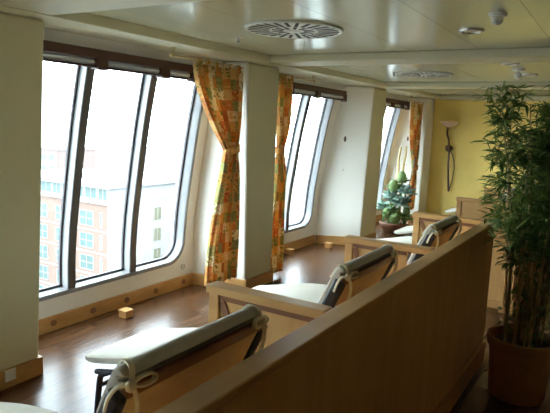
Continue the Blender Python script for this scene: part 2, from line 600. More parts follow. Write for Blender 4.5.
for i, (ya, yb, y0, y1, mull) in enumerate(BAYS):
    # curved outer wall with a rounded window opening
    mb = MB()
    hol = hole_outline(y0, y1, -0.004)
    cy, cz = (y0 + y1) / 2, (WZ0 + WZ1) / 2
    pts = [(math.atan2(z - cz, y - cy), y, z) for y, z in hol]
    corners = [(ya, 0.0), (yb, 0.0), (yb, ZB), (ya, ZB)]
    for (y, z) in corners:
        t = math.atan2(z - cz, y - cy)
        s = 1.0
        lo, hi = 0.0, 3.0
        for _ in range(40):
            mid = (lo + hi) / 2
            if hole_inside(cy + mid * math.cos(t), cz + mid * math.sin(t), y0, y1, -0.004): lo = mid
            else: hi = mid
        pts.append((t, cy + lo * math.cos(t), cz + lo * math.sin(t)))
    pts.sort()
    loops = [[] for _ in range(6)]
    for t, y, z in pts:
        dy, dz = y - cy, z - cz
        k = min(((yb - cy) / dy) if dy > 1e-9 else 1e9, ((ya - cy) / dy) if dy < -1e-9 else 1e9,
                ((ZB - cz) / dz) if dz > 1e-9 else 1e9, ((0 - cz) / dz) if dz < -1e-9 else 1e9)
        for s in range(6):
            q = lerp(1.0, k, s / 5)
            yy, zz = cy + dy * q, cz + dz * q
            loops[s].append((XW(zz), yy, zz))
    outer = [[(x - 0.15, y, z) for x, y, z in lp] for lp in loops]
    mb.quad_grid(loops[::-1] + outer, close_v=True)
    w = mb.build('wall_window_bay', M['lining_daylit'], smooth=True)
    struct(w)
    # window
    we = sempty('window_%d' % (i + 1), (XW(0.3), (y0 + y1) / 2, WZ0))
    sec = [(-0.028, -0.003), (-0.026, -0.012), (0.006, -0.012), (0.010, -0.004), (0.016, 0.085), (0.016, 0.105), (-0.003, 0.105), (-0.003, -0.003)]
    outline_frame(sec, y0, y1).build('window_frame', M['alu'], we, smooth=True)
    outline_frame([(0.014, 0.072), (0.034, 0.072), (0.034, 0.095), (0.014, 0.095)], y0, y1).build('gasket', M['gasket'], we, smooth=True)
    zs = [lerp(WZ0 + 0.01, WZ1 - 0.01, k / 18) for k in range(19)]
    edges = [y0 + 0.02] + list(mull) + [y1 - 0.02]
    for ym in mull:
        mb = MB()
        mb.quad_grid([[(XW(z) + 0.004, ym - 0.035, z), (XW(z) + 0.004, ym + 0.035, z), (XW(z) - 0.095, ym + 0.026, z), (XW(z) - 0.095, ym - 0.026, z)] for z in zs], close_v=True)
        n = len(mb.v); mb.cap([0, 1, 2, 3]); mb.cap([n - 4, n - 3, n - 2, n - 1], True)
        mu = mb.build('mullion', M['alu'], we, smooth=True)
        cv = MB().quad_grid([[(XW(z) + 0.0045, ym - 0.037, z), (XW(z) + 0.012, ym - 0.034, z), (XW(z) + 0.012, ym + 0.034, z), (XW(z) + 0.0045, ym + 0.037, z)] for z in zs], close_v=True)
        cv.cap([0, 1, 2, 3]); cv.cap([n - 4, n - 3, n - 2, n - 1], True)
        cv.build('cover_strip', M['mullion'], we, smooth=True)
        for s in (-1, 1):
            g = MB()
            g.quad_grid([[(XW(z) - 0.072, ym + s * 0.030, z), (XW(z) - 0.072, ym + s * 0.046, z), (XW(z) - 0.090, ym + s * 0.046, z), (XW(z) - 0.090, ym + s * 0.028, z)] for z in zs], close_v=True)
            g.build('gasket', M['gasket'], we, smooth=True)
    out_g = hole_outline(y0, y1, 0.02)
    for ea, eb in zip(edges, edges[1:]):
        mb = MB()
        rows = []
        for z in [lerp(WZ0 + 0.021, WZ1 - 0.021, k / 24) for k in range(25)]:
            # glass edge follows the rounded corners
            ins = 0.0
            zz = z - (WZ0 + 0.02)
            rr = WR - 0.02
            if zz < rr: ins = rr - math.sqrt(max(0, rr * rr - (rr - zz) ** 2))
            a_ = ea + (ins if ea == edges[0] else 0.012)
            b_ = eb - (ins if eb == edges[-1] else 0.012)
            rows.append([(XW(z) - 0.080, a_, z), (XW(z) - 0.080, b_, z)])
        mb.quad_grid(rows)
        mb.build('glass_pane', M['glass'], we, smooth=True)

# skirting boards
BH = 0.115
def skirt(name, *b):
    struct(box(*b).build(name, M['beech_trim'], bevel=0.004))
for ya, yb, *_ in BAYS:
    skirt('baseboard_window', -3.488, -3.468, ya + 0.001, min(yb, {4.26: 4.2, 7.15: 6.78, 9.52: 9.34}.get(yb, yb)) - 0.001, 0, BH)
def skirt_path(pts):
    # a run of skirting round a pier: boards along the given plan corners
    for (xa, ya), (xb, yb) in zip(pts, pts[1:]):
        d = Vector((xb - xa, yb - ya)); L = d.length; d.normalize(); nr = Vector((d.y, -d.x))
        q = [Vector((xa, ya)) - d * 0.0, Vector((xb, yb)) + d * 0.017]
        mb = MB()
        P = [q[0], q[1], q[1] + nr * 0.018, q[0] + nr * 0.018]
        b0 = 0
        mb.v = [(p.x, p.y, 0) for p in P] + [(p.x, p.y, BH) for p in P]
        mb.f = [(0, 3, 2, 1), (4, 5, 6, 7), (0, 1, 5, 4), (1, 2, 6, 5), (2, 3, 7, 6), (3, 0, 4, 7)]
        struct(mb.build('baseboard_pier', M['beech_trim'], bevel=0.004))
for (a, b, ao) in EDGES:
    if a[0] > 9:
        skirt_path([(-3.467, 9.35), (XI, 9.62), (XI, 10.01)])
        continue
    o_ = a[0] if ao is None else ao
    aa = o_ + (a[0] - o_) * 0.04
    skirt_path([(-3.467, aa), (XI, a[0]), (XI, b[0]), (-3.467, b[0])])
skirt('baseboard_far', XI + 0.019, 1.49, 10.03, 10.05, 0, BH)

# ------------------------------------------------------------------ outside
struct(box(-400, -8, -200, 400, -27, -26).build('ground', M['ground']))


def facade_window(parent, x0, x1, z0, z1, y, glass, nx=2, nz=1):
    fr = MB()
    t = 0.09
    fr.box(x0, x1, y - 0.06, y + 0.06, z0, z0 + t); fr.box(x0, x1, y - 0.06, y + 0.06, z1 - t, z1)
    for k in range(nx + 1):
        xx = lerp(x0, x1 - t, k / nx); fr.box(xx, xx + t, y - 0.06, y + 0.06, z0 + t, z1 - t)
    for k in range(1, nz):
        zz = lerp(z0, z1, k / nz); fr.box(x0 + t, x1 - t, y - 0.05, y + 0.05, zz - t / 2, zz + t / 2)
    f = fr.build('window', M['white_frame'], parent)
    box(x0 + 0.02, x1 - 0.02, y - 0.02, y + 0.2, z0 + 0.02, z1 - 0.02).build('pane', M[glass], f)


S_ = 1.7
def zz_(z): return 1.6 + (z - 1.6) * S_
b1 = thing('brick_apartment_block', (-60, 55, -26), 'pink brick apartment block with dark glazed top storey outside the first window', 'building')
YB = 30 * S_
XL, XR = -47.0 * S_, -33.45 * S_
ztop, zb0, zb1 = zz_(-3.55), zz_(-4.15), zz_(-5.15)
box(XL, XR, YB, YB + 14, -26, zb1 - 0.1).build('wall', M['brick'], b1)
box(XL - 0.2, XR + 0.2, YB - 0.25, YB + 14.2, zb1 - 0.1, zb1 + 0.25).build('ledge', M['concrete'], b1)
box(XL + 0.3, XR - 0.3, YB + 0.6, YB + 13.7, zb1 + 0.25, zb0 + 0.3).build('top_storey', M['roof'], b1)
box(XL - 0.1, XR + 0.1, YB - 0.1, YB + 14.1, zb0 + 0.3, zb0 + 0.75).build('roof_slab', M['concrete'], b1)
for k in range(3):
    box(XR - 4.5 - k * 3.0, XR - 3.7 - k * 3.0, YB + 4, YB + 4.8, zb0 + 0.75, zb0 + 1.5 + 0.3 * (k % 2)).build('chimney', M['roof'], b1)
x = XR - 0.55
k = 0
while x > XL + 2:
    w_ = 2.3 if k % 2 else 1.7
    facade_window(b1, x - w_, x, zb1 + 0.35, zb0 + 0.25, YB + 0.6, 'pane', 2)
    x -= w_ + 0.35; k += 1
box(XR + 0.001, XR + 0.12, YB + 0.05, YB + 13.9, -26, zb1 - 0.101).build('side_wall', M['render_white'], b1, label='pale rendered side wall')
fl = (zz_(-5.6) - zz_(-11.0)) / 3.0
cols_ = [(-33.95, -34.2, 1, 'pane_dark'), (-34.95, -36.55, 2, 'pane'), (-37.2, -38.1, 1, 'pane'), (-38.9, -39.5, 1, 'pane'), (-40.6, -41.9, 2, 'pane'), (-43.2, -44.6, 2, 'pane')]
for fi in range(6):
    zt = zz_(-5.85) - fi * fl
    for xa, xb, nx, gl in cols_:
        facade_window(b1, xb * S_, xa * S_, zt - fl * 0.68, zt, YB - 0.02, gl, nx, 2)
    for ys in (3.2, 8.6):
        y_ = YB + ys; z_ = zt - fl * 0.68
        fr = MB()
        fr.box(XR + 0.10, XR + 0.18, y_, y_ + 1.6, z_, z_ + 0.1).box(XR + 0.10, XR + 0.18, y_, y_ + 1.6, zt - 0.1, zt)
        for q in (0, 0.75, 1.5): fr.box(XR + 0.10, XR + 0.18, y_ + q, y_ + q + 0.1, z_ + 0.1, zt - 0.1)
        f = fr.build('window', M['white_frame'], b1)
        box(XR + 0.06, XR + 0.15, y_ + 0.02, y_ + 1.58, z_ + 0.02, zt - 0.02).build('pane', M['pane_pale'], f)
    if fi: box(XL - 0.04, XR + 0.04, YB - 0.05, YB + 0.3, zt + fl * 0.12, zt + fl * 0.2).build('string_course', M['concrete'], b1)

b2 = thing('brick_tower', (-118, 95, -26), 'taller faded brick block rising behind the pink apartment block', 'building')
Y2 = 90.0
box(-128, -117.9, Y2, Y2 + 12, -26, -7.2).build('wall', M['brick_far'], b2)
box(-128.2, -117.7, Y2 - 0.2, Y2 + 12.2, -7.2, -6.6).build('roof_slab', M['roof'], b2)
for fi in range(5):
    for ci in range(3):
        facade_window(b2, -127 + ci * 3.1, -125.2 + ci * 3.1, -9.9 - fi * 2.9, -8.3 - fi * 2.9, Y2 - 0.02, 'pane', 2)

b3 = thing('white_office_block', (-82, 95, -26), 'whitewashed block with square windows to the right of the pink brick one', 'building')
s3 = 2.0
Y3 = 45 * s3
def z3(z): return 1.6 + (z - 1.6) * s3
box(-52.5 * s3, -37.0 * s3, Y3, Y3 + 18, -26, z3(-6.2)).build('wall', M['render_white'], b3)
box(-52.6 * s3, -36.9 * s3, Y3 - 0.3, Y3 + 18.3, z3(-6.2), z3(-5.95)).build('roof_slab', M['concrete'], b3)
box(-50.0 * s3, -47.6 * s3, Y3 + 4, Y3 + 9, z3(-5.95), z3(-4.9)).build('roof_hut', M['concrete'], b3)
box(-44.0 * s3, -41.6 * s3, Y3 + 5, Y3 + 9, z3(-5.95), z3(-5.3)).build('roof_hut', M['concrete'], b3)
for fi in range(4):
    for xx in (-50.4, -48.3, -46.0, -43.8, -41.5, -39.4):
        facade_window(b3, xx * s3, (xx + 0.85) * s3, z3(-9.75 - fi * 2.05), z3(-8.65 - fi * 2.05), Y3 - 0.02, 'pane_pale', 2)

b4 = thing('cream_terrace_block', (-33, 100, -26), 'long pale block with rows of grey windows seen through the second window', 'building')
box(-42, -30, 52, 150, -26, -4.0).build('wall', M['render_white'], b4)
box(-42.2, -29.7, 51.8, 150.2, -4.0, -3.5).build('roof_slab', M['concrete'], b4)
for fi in range(5):
    for wi in range(14):
        y_ = 54 + wi * 6.6
        z_ = -8.0 - fi * 3.4
        fr = MB()
        fr.box(-30.06, -29.94, y_, y_ + 2.6, z_, z_ + 0.1).box(-30.06, -29.94, y_, y_ + 2.6, z_ + 1.9, z_ + 2.0)
        for q in (0, 1.25, 2.5): fr.box(-30.06, -29.94, y_ + q, y_ + q + 0.1, z_ + 0.1, z_ + 1.9)
        f = fr.build('window', M['white_frame'], b4)
        box(-30.2, -29.98, y_ + 0.02, y_ + 2.58, z_ + 0.02, z_ + 1.98).build('pane', M['pane'], f)

# ------------------------------------------------------------------ long partition and cross dividers
PX0, PX1, PH = -0.768, -0.698, 1.0


def partition(name, ya, yb, label):
    t = thing(name, (PX1 - 0.035, (ya + yb) / 2, 0), label, 'partition')
    box(PX0 + 0.01, PX1 - 0.004, ya + 0.012, yb - 0.004, 0.0, PH - 0.028).build('panel', M['beech'], t)
    box(PX0, PX1 + 0.004, ya, yb, PH - 0.028, PH).build('cap_rail', M['beech_rail'], t, bevel=0.005)
    box(PX1 - 0.0035, PX1 + 0.014, ya + 0.012, yb - 0.006, 0, 0.14).build('skirting', M['beech_trim'], t, bevel=0.003)
    box(PX0 - 0.005, PX0 + 0.0095, ya + 0.012, yb - 0.006, 0, 0.10).build('skirting', M['beech_trim'], t, bevel=0.003)
    return t


partition('low_partition', -1.2, 4.085, 'long waist-high beech partition running from the foreground to the bamboo plant')
partition('low_partition', 5.245, 9.95, 'further low beech partition beyond the gap, behind the bamboo plant')

DL = 0.485


def divider(y, label, gap=0.0, group='short dividers between the recliners', brace=True):
    xr = PX0 - 0.006; xl = xr - DL
    t = thing('divider_screen', ((xl + xr) / 2, y, 0), label, 'divider', group)
    th = 0.022
    box(xl, xl + 0.045, y - th, y + th, 0, PH - 0.034).build('post', M['beech_rail'], t, bevel=0.004)
    if not gap: box(xr - 0.035, xr, y - th, y + th, 0, PH - 0.034).build('post', M['beech_rail'], t, bevel=0.004)
    box(xl - 0.006, xr, y - 0.034, y + 0.034, PH - 0.033, PH).build('top_rail', M['beech_rail'], t, bevel=0.006)
    box(xl + 0.0455, xr - 0.036, y - th + 0.004, y + th - 0.004, 0.03, 0.10).build('bottom_rail', M['beech_rail'], t, bevel=0.003)
    pr = xr - 0.036 - gap
    pa = box(xl + 0.0455, pr, y - 0.009, y + 0.009, 0.1005, PH - 0.034).build('panel', M['beech'], t)
    br = MB()
    for s in (-1, 1):
        yy = y + s * 0.0125
        br.box(xl + 0.0465, pr, yy - 0.003, yy + 0.003, PH - 0.056, PH - 0.0345)
        if brace: br.tube([(xl + 0.055, yy, PH - 0.06), (min(xl + 0.055 + 0.36, pr - 0.01), yy, 0.16)], 0.011, flat=(0.026, 0.006))
    if brace: br.build('brace', M['reveal'], t, label='reddish brown inlay strip and diagonal')
    return t


divider(1.64, 'nearest short beech divider, with the foremost recliner in front of it')
divider(2.85, 'second short beech divider, open slot at its right end, between the second and third recliners', 0.10)
divider(4.045, 'third short beech divider, at the far end of the long partition')
divider(5.285, 'plain beech divider end beyond the gap, in front of the yellow wall', brace=False)
divider(6.485, 'beech divider half hidden by bamboo leaves, next beyond the gap', brace=False)

# ------------------------------------------------------------------ recliners (local: +x head, -x foot)
def sweep_pad(path, w, ts, n_c=20, inset=None):
    """rounded pad swept along a path in xz; ts = thickness per station (below the path surface)"""
    mb = MB(); rows = []
    k = len(path)
    for i, p in enumerate(path):
        a = path[max(0, i - 1)]; b = path[min(k - 1, i + 1)]
        t = (b - a).normalized()
        nrm = Vector((-t.y, t.x))
        if nrm.y < 0: nrm = -nrm
        th = ts[i]; row = []
        ww = w / 2 * (inset[i] if inset else 1.0)
        for j in range(n_c):
            an = 2 * PI * j / n_c
            c, s = math.cos(an), math.sin(an)
            ey = ww * math.copysign(abs(c) ** 0.18, c)
            en = th / 2 * math.copysign(abs(s) ** 0.5, s) - th / 2
            q = p + nrm * en
            row.append((q.x, ey, q.y))
        rows.append(row)
    b0 = len(mb.v)
    mb.quad_grid(rows, close_v=True)
    mb.cap([b0 + j for j in range(n_c)])
    e = b0 + (k - 1) * n_c
    mb.cap([e + j for j in range(n_c)], True)
    return mb


def recliner():
    t = thing('recliner', (0, 0, 0), '', 'recliner', 'recliners along the partition')
    key = [(-0.765, 0.315), (-0.60, 0.352), (-0.40, 0.40), (-0.18, 0.43), (0.05, 0.425), (0.24, 0.41), (0.365, 0.425), (0.44, 0.51), (0.51, 0.66), (0.58, 0.82), (0.638, 0.95), (0.676, 1.03)]
    spine = smooth_path(key, 5)
    # the cushion rolls over at the top
    path = spine[:-1] + smooth_path([(0.676, 1.03), (0.690, 1.052), (0.708, 1.062), (0.727, 1.058), (0.741, 1.043)], 4)
    n = len(path)
    ts = []; ins = []
    for i in range(n):
        s = i / (n - 1)
        th = 0.05 + 0.012 * math.exp(-((s - 0.62) / 0.15) ** 2) - 0.012 * max(0, (s - 0.7) / 0.3)
        if i < 3: th *= (0.72, 0.92, 1.0)[i]
        if i > n - 3: th *= (0.85, 0.6)[i - (n - 2)]
        ts.append(th)
        ins.append(1 - 0.03 * (i < 1) - 0.035 * (i == n - 1) - 0.01 * (i == n - 2))
    sweep_pad(path, 0.555, ts, inset=ins).build('cushion', M['cushion'], t, smooth=True)
    # canvas sling of the backrest, behind the cushion
    path = spine; n = len(path)
    back = path[int(n * 0.60):]
    sl = []
    for i, p in enumerate(back[:-1]):
        a = back[max(0, i - 1)]; b = back[i + 1]
        tg = (b - a).normalized(); nr = Vector((-tg.y, tg.x))
        if nr.y < 0: nr = -nr
        sl.append(p - nr * 0.058)
    sweep_pad(sl, 0.53, [0.012] * len(sl), 12).build('back_sling', M['sling'], t, smooth=True, label='tan canvas backrest sling')
    # side rails of black tube following the profile
    def below(pts, d):
        out = []
        for i, p in enumerate(pts):
            a = pts[max(0, i - 1)]; b = pts[min(len(pts) - 1, i + 1)]
            tg = (b - a).normalized(); nr = Vector((-tg.y, tg.x))
            if nr.y < 0: nr = -nr
            out.append(p - nr * d)
        return out
    rail = below(path[2:int(n * 0.60)], 0.09)
    for s in (-1, 1):
        fr = MB().tube([(p.x, s * 0.262, p.y) for p in rail], 0.015, 10)
        fr.build('side_rail', M['black'], t, smooth=True)
        bp = below(path[int(n * 0.58):], 0.055)
        MB().tube([(p.x, s * 0.286, p.y) for p in bp], 0.02, flat=(0.026, 0.05)).build('back_post', M['black'], t, bevel=0.009)
    for s in (-1, 1):
        p0 = rail[1]
        leg = smooth_path([(p0.x + 0.05, s * 0.262, p0.y + 0.006), (p0.x + 0.005, s * 0.262, p0.y - 0.02), (p0.x - 0.012, s * 0.262, p0.y - 0.09), (p0.x - 0.03, s * 0.262, 0.0)], 5)
        MB().tube(leg, 0.0165, 10).build('leg', M['black'], t, smooth=True)
        MB().tube([(0.20, s * 0.262, 0.31), (0.40, s * 0.262, 0.0)], 0.0165, 10).build('leg', M['black'], t, smooth=True)
    MB().tube([(rail[1].x - 0.012, -0.25, rail[1].y - 0.085), (rail[1].x - 0.012, 0.25, rail[1].y - 0.085)], 0.012, 8).build('crossbar', M['black'], t, smooth=True)
    MB().tube([(0.30, -0.25, 0.155), (0.30, 0.25, 0.155)], 0.012, 8).build('crossbar', M['black'], t, smooth=True)
    # wooden head bar across the back
    hb = below(path, 0.060)[-1]
    tg = (path[-4] - path[-6]).normalized()
    MB().tube([(hb.x, -0.272, hb.y), (hb.x, 0.272, hb.y)], 0.02, flat=(0.022, 0.030)).build('head_bar', M['barwood'], t, bevel=0.005, label='reddish brown wooden bar across the top of the back')
    # ribbon ties with bows at both top corners
    for s in (-1, 1):
        c = Vector((hb.x + 0.012, s * 0.268, hb.y + 0.018))
        tie = MB()
        def rib(pts, w=0.013, th=0.005): tie.tube(smooth_path(pts, 5), 0.01, flat=(w, th))
        q4, q1 = path[-3], path[-1]
        rib([(q4.x - 0.004, s * 0.236, q4.y + 0.001), (0.689, s * 0.240, 1.052), (0.708, s * 0.244, 1.064), (0.733, s * 0.252, 1.056), (c.x, s * 0.262, c.z)])
        rib([(c.x, s * 0.266, c.z), (c.x + 0.008, s * 0.240, c.z + 0.014), (c.x + 0.012, s * 0.208, c.z + 0.012), (c.x + 0.013, s * 0.203, c.z - 0.004), (c.x + 0.010, s * 0.235, c.z - 0.008), (c.x + 0.003, s * 0.264, c.z)])
        rib([(c.x, s * 0.268, c.z), (c.x - 0.012, s * 0.292, c.z + 0.002), (c.x - 0.022, s * 0.309, c.z - 0.02), (c.x - 0.034, s * 0.309, c.z - 0.055)], 0.011)
        rib([(c.x + 0.004, s * 0.262, c.z), (c.x + 0.014, s * 0.257, c.z - 0.04), (c.x + 0.002, s * 0.254, c.z - 0.10), (c.x - 0.03, s * 0.252, c.z - 0.17)], 0.012)
        tie.ball((c.x + 0.004, c.y, c.z), 0.014, 10, 6)
        tie.build('ribbon_tie', M['ribbon'], t, smooth=True, label='cream ribbon tied in a bow')
    return t


proto = recliner()
RX = -1.60
spots = [(1.10, 'nearest cream cushioned recliner, bows on its back, in front of the nearest divider'),
         (2.235, 'second cream recliner from the foreground, white foot end before the first window'),
         (3.44, 'third cream recliner, behind the second divider, with its back rising above the partition end'),
         (5.88, 'recliner with white foot sheet just beyond the gap, mostly hidden behind the second divider'),
         (7.06, 'white recliner foot end beside the clay bowl of succulents'),
         (9.42, 'farthest white recliner foot, seen beside the plain divider end near the yellow wall')]
proto.location = (RX, spots[0][0], 0); proto['label'] = spots[0][1]
for y, lab in spots[1:]:
    dup(proto, (RX, y, 0), lab)

# ------------------------------------------------------------------ curtains
def curtain(name, top, tie, bot, xs, ztop, ztie, zbot, label, folds=7, seed=1, flip=1):
    """top/tie/bot = (y_left, y_right)"""
    rn = random.Random(seed)
    t = thing('curtain', (xs, (bot[0] + bot[1]) / 2, zbot), label, 'curtain', 'patchwork curtains')
    mb = MB(); rows = []; uvs = []
    NU, NV = 72, 48
    ph = [rn.uniform(0, 6.28) for _ in range(4)]
    for j in range(NV + 1):
        v = j / NV
        z = lerp(ztop, zbot, v)
        vt = (ztop - ztie) / (ztop - zbot)
        if v <= vt:
            s = v / vt
            e = s ** 1.55
            l = lerp(top[0], tie[0], e); r_ = lerp(top[1], tie[1], s ** 2.2)
        else:
            s = (v - vt) / (1 - vt)
            e = 1 - (1 - s) ** 1.9
            l = lerp(tie[0], bot[0], e); r_ = lerp(tie[1], bot[1], e)
        near = math.exp(-((v - vt) / 0.07) ** 2)
        row = []; ur = []
        for i in range(NU + 1):
            u = i / NU
            amp = (0.026 + 0.012 * math.sin(u * 9 + ph[0])) * (1 - 0.35 * near)
            xo = amp * math.sin(2 * PI * folds * u + 0.8 * math.sin(v * 5 + ph[1]) + ph[2]) + 0.012 * math.sin(2 * PI * 2.3 * u + 4 * v + ph[3])
            wob = 0.010 * math.sin(v * 7 + u * 5 + ph[1])
            row.append((xs + xo - near * 0.01, lerp(l, r_, u) + wob, z))
            ur.append((u, 1 - v))
        rows.append(row); uvs.append(ur)
    mb.quad_grid(rows, uvs=uvs)
    o = mb.build('cloth', M['curtain'], t, smooth=True)
    sd = o.modifiers.new('thickness', 'SOLIDIFY'); sd.thickness = 0.003
    # tabs over the rod
    for k in range(6):
        tb = MB()
        yy = lerp(top[0], top[1], (k + 0.5) / 6)
        p = [(xs + 0.012, yy, ztop - 0.03), (xs + 0.014, yy, ztop + 0.03), (xs, yy, ztop + 0.043), (xs - 0.014, yy, ztop + 0.03), (xs - 0.012, yy, ztop - 0.03)]
        rws = [[(a, b - 0.022, c), (a, b + 0.022, c)] for a, b, c in p]
        tb.quad_grid(rws, uvs=[[(0.1 * k + q * 0.02, 0.98), (0.1 * k + q * 0.02, 1.0)] for q in range(len(p))])
        tb.build('heading_tab', M['curtain'], t)
    # tieback band round the gathered cloth
    c_ = (tie[0] + tie[1]) / 2; w_ = (tie[1] - tie[0]) / 2 + 0.012
    band = MB()
    rws = []
    for dz, sc in ((-0.03, 1.0), (0.0, 0.94), (0.03, 1.0)):
        rws.append([(xs + 0.046 * sc * math.cos(2 * PI * q / 28), c_ + w_ * sc * math.sin(2 * PI * q / 28), ztie + dz + 0.02 * math.sin(2 * PI * q / 28)) for q in range(28)])
    band.quad_grid(rws, close_v=True, uvs=None)
    uvv = {}
    band.build('tieback', M['curtain_band'], t, smooth=True, label='orange cloth tieback')
    return t


M['curtain_band'] = paint('orange_tieback_cloth', (0.66, 0.33, 0.09), 0.85, 0.35, 25)
ZR = 2.075
CX = -2.985
curtain('curtain', (3.585, 4.235), (4.03, 4.215), (3.80, 4.235), CX, ZR - 0.025, 1.35, 0.16, 'wide patchwork curtain at the right of the first window, tied in the middle', 8, 3)
curtain('curtain', (4.84, 5.14), (4.90, 5.01), (4.79, 5.09), CX, ZR - 0.025, 1.34, 0.05, 'narrow patchwork curtain just past the first broad pier, tied at its waist', 5, 8)
curtain('curtain', (9.02, 9.58), (9.30, 9.50), (9.1, 9.48), CX, ZR - 0.06, 0.95, 0.25, 'farthest patchwork curtain, bunched beside the yellow wall', 5, 11)


def rod(ya, yb, bracket_y, label, z=ZR):
    t = thing('curtain_rod', (CX, (ya + yb) / 2, z), label, 'curtain rod', 'curtain rods')
    MB().tube([(CX, ya, z), (CX, yb, z)], 0.008, 10).build('rod', M['brass'], t, smooth=True)
    for y in bracket_y:
        MB().tube([(CX, y, z + 0.007), (CX, y, ZB - 0.004)], 0.007, 8).lathe([(0.018, -0.008), (0.018, 0.0)], 16, (CX, y, ZB)).build('bracket', M['brass'], t, smooth=True)
    e = MB()
    e.ball((CX, ya if abs(bracket_y[0] - ya) < 0.1 else yb, z), 0.015, 12, 8)
    e.build('finial', M['brass'], t, smooth=True)
    return t


rod(3.30, 4.255, [3.33], 'thin brass curtain rod with a ceiling bracket, above the wide first curtain')
rod(4.795, 5.62, [5.59], 'thin brass rod above the narrow curtain, its bracket over the second window')
rod(8.90, 9.63, [8.93], 'far brass curtain rod above the curtain by the yellow wall', ZR - 0.035)

# ------------------------------------------------------------------ rolled blinds over the windows
def blind(ya, yb, mull, label, cord=None):
    t = thing('window_blind', (-3.19, (ya + yb) / 2, 1.93), label, 'blind', 'rolled blinds above the windows')
    box(-3.20, -3.135, ya, yb, 1.988, 2.05).build('header_board', M['brown'], t, bevel=0.004)
    box(-3.175, -3.14, ya, yb, 1.925, 1.94).build('bottom_bar', M['brown'], t, bevel=0.003)
    cuts = [ya] + list(mull) + [yb]
    for a, b in zip(cuts, cuts[1:]):
        MB().tube([(-3.178, a + 0.05, 1.964), (-3.178, b - 0.05, 1.964)], 0.0225, 14).build('blind_roll', M['silver'], t, smooth=True)
    for q in cuts:
        lo = max(ya, q - 0.045); hi = min(yb, q + 0.045)
        box(-3.198, -3.128, lo, hi, 1.915, 2.0045).build('bracket', M['brown'], t, bevel=0.003)
    if cord:
        y, zb_ = cord
        c = MB().tube([(-3.118, y, 1.99), (-3.118, y, zb_)], 0.0025, 6)
        o = c.build('cord', M['plastic'], t)
        MB().lathe([(0.004, 0.0), (0.016, 0.01), (0.017, 0.05), (0.005, 0.075)], 12, (-3.118, y, 1.40)).build('cord_knob', M['brown'], o, smooth=True)
        MB().ball((-3.118, y, zb_), 0.011, 10, 6).build('cord_end', M['chrome'], o, smooth=True)
    return t


blind(2.16, 4.20, (2.777, 3.411, 3.78), 'dark brown rolled blind housing along the top of the first window')
blind(4.80, 6.81, (5.39, 6.03), 'dark brown blind housing over the second window, with a pull cord at its end', cord=(6.80, 1.03))
blind(7.72, 9.33, (8.0, 8.56, 9.0), 'dark brown blind housing over the farthest window, by the last curtain', cord=(9.31, 1.0))

# ------------------------------------------------------------------ ceiling fittings
def vent(x, y, r, label):
    t = thing('ceiling_vent', (x, y, ZC), label, 'vent', 'round ceiling vents')
    MB().lathe([(0.02, -0.014), (r * 0.94, -0.013), (r * 0.97, -0.0165), (r, -0.012), (r, 0.0)], 64, (x, y, ZC)).build('plate', M['vent'], t, smooth=True)
    n = 26
    sl = MB()
    for k in range(n):
        an = 2 * PI * k / n
        mt = Matrix.Translation((x, y, ZC)) @ Matrix.Rotation(an, 4, 'Z')
        sl.box(r * 0.50, r * 0.92, -r * 0.033, r * 0.033, -0.0152, -0.0132, mt)
        if k % 2 == 0:
            sl.box(r * 0.22, r * 0.44, -r * 0.034, r * 0.034, -0.0152, -0.0132, mt)
    sl.build('slots', M['slot'], t)
    MB().lathe([(r * 0.02, -0.024), (r * 0.13, -0.022), (r * 0.15, -0.0145)], 32, (x, y, ZC)).build('hub', M['vent'], t, smooth=True)
    fins = MB()
    for k in range(n):
        an = 2 * PI * (k + 0.5) / n
        mt = Matrix.Translation((x, y, ZC)) @ Matrix.Rotation(an, 4, 'Z')
        fins.box(r * 0.5, r * 0.91, -r * 0.014, r * 0.014, -0.0162, -0.0135, mt)
    fins.build('fins', M['vent'], t)
    return t


vent(-1.88, 3.22, 0.315, 'large round ceiling vent with radial slots above the first window bay')
vent(-1.93, 6.17, 0.29, 'round slotted ceiling vent in the second bay, beyond the beam')


def spot(x, y, label, z=ZC, r=0.075):
    t = thing('ceiling_spotlight', (x, y, z), label, 'ceiling light', 'recessed ceiling spotlights')
    MB().lathe([(r * 0.72, -0.004), (r * 0.75, -0.014), (r * 0.95, -0.012), (r, -0.003), (r, 0.0)], 32, (x, y, z), caps=False).build('ring', M['chrome'], t, smooth=True)
    MB().lathe([(0.004, -0.009), (r * 0.5, -0.008), (r * 0.74, -0.004), (r * 0.74, 0.0)], 32, (x, y, z)).build('lens', M['lens'], t, smooth=True)
    return t


def ceil_pt(px, py, z=ZC):
    """the place on the ceiling at height z that a pixel shows"""
    d = rt * ((px - 275) / 565.0) + up * ((206.5 - py) / 565.0) + fw
    k = (z - 1.6) / d.z
    return d.x * k, d.y * k


spot(-0.86, 3.58, 'round recessed spotlight in the near bay, left of the smoke detector')
x, y = -0.62, 5.35
spot(-0.93, 5.33, 'recessed spotlight beyond the beam, beside the white dome detector')
spot(-0.90, 6.32, 'recessed spotlight just above the top of the bamboo plant')


def detector(x, y, label, drop=0.0, r=0.05):
    t = thing('smoke_detector', (x, y, ZC), label, 'smoke detector', 'white ceiling detectors')
    MB().lathe([(r * 0.3, -0.018), (r * 1.0, -0.016), (r * 1.08, 0.0)], 28, (x, y, ZC)).build('base', M['plastic'], t, smooth=True)
    MB().ball((x, y, ZC - 0.034 - drop), r * 0.68, 20, 12, (1, 1, 0.85)).build('dome', M['plastic'], t, smooth=True)
    if drop: MB().tube([(x, y, ZC - 0.01), (x, y, ZC - 0.02 - drop)], 0.012, 10).build('neck', M['plastic'], t, smooth=True)
    return t


detector(-0.625, 3.12, 'small white smoke detector on the ceiling at the top right', 0.0, 0.042)
detector(-0.93, 5.80, 'white dome detector hanging from the ceiling above the bamboo', 0.03, 0.055)


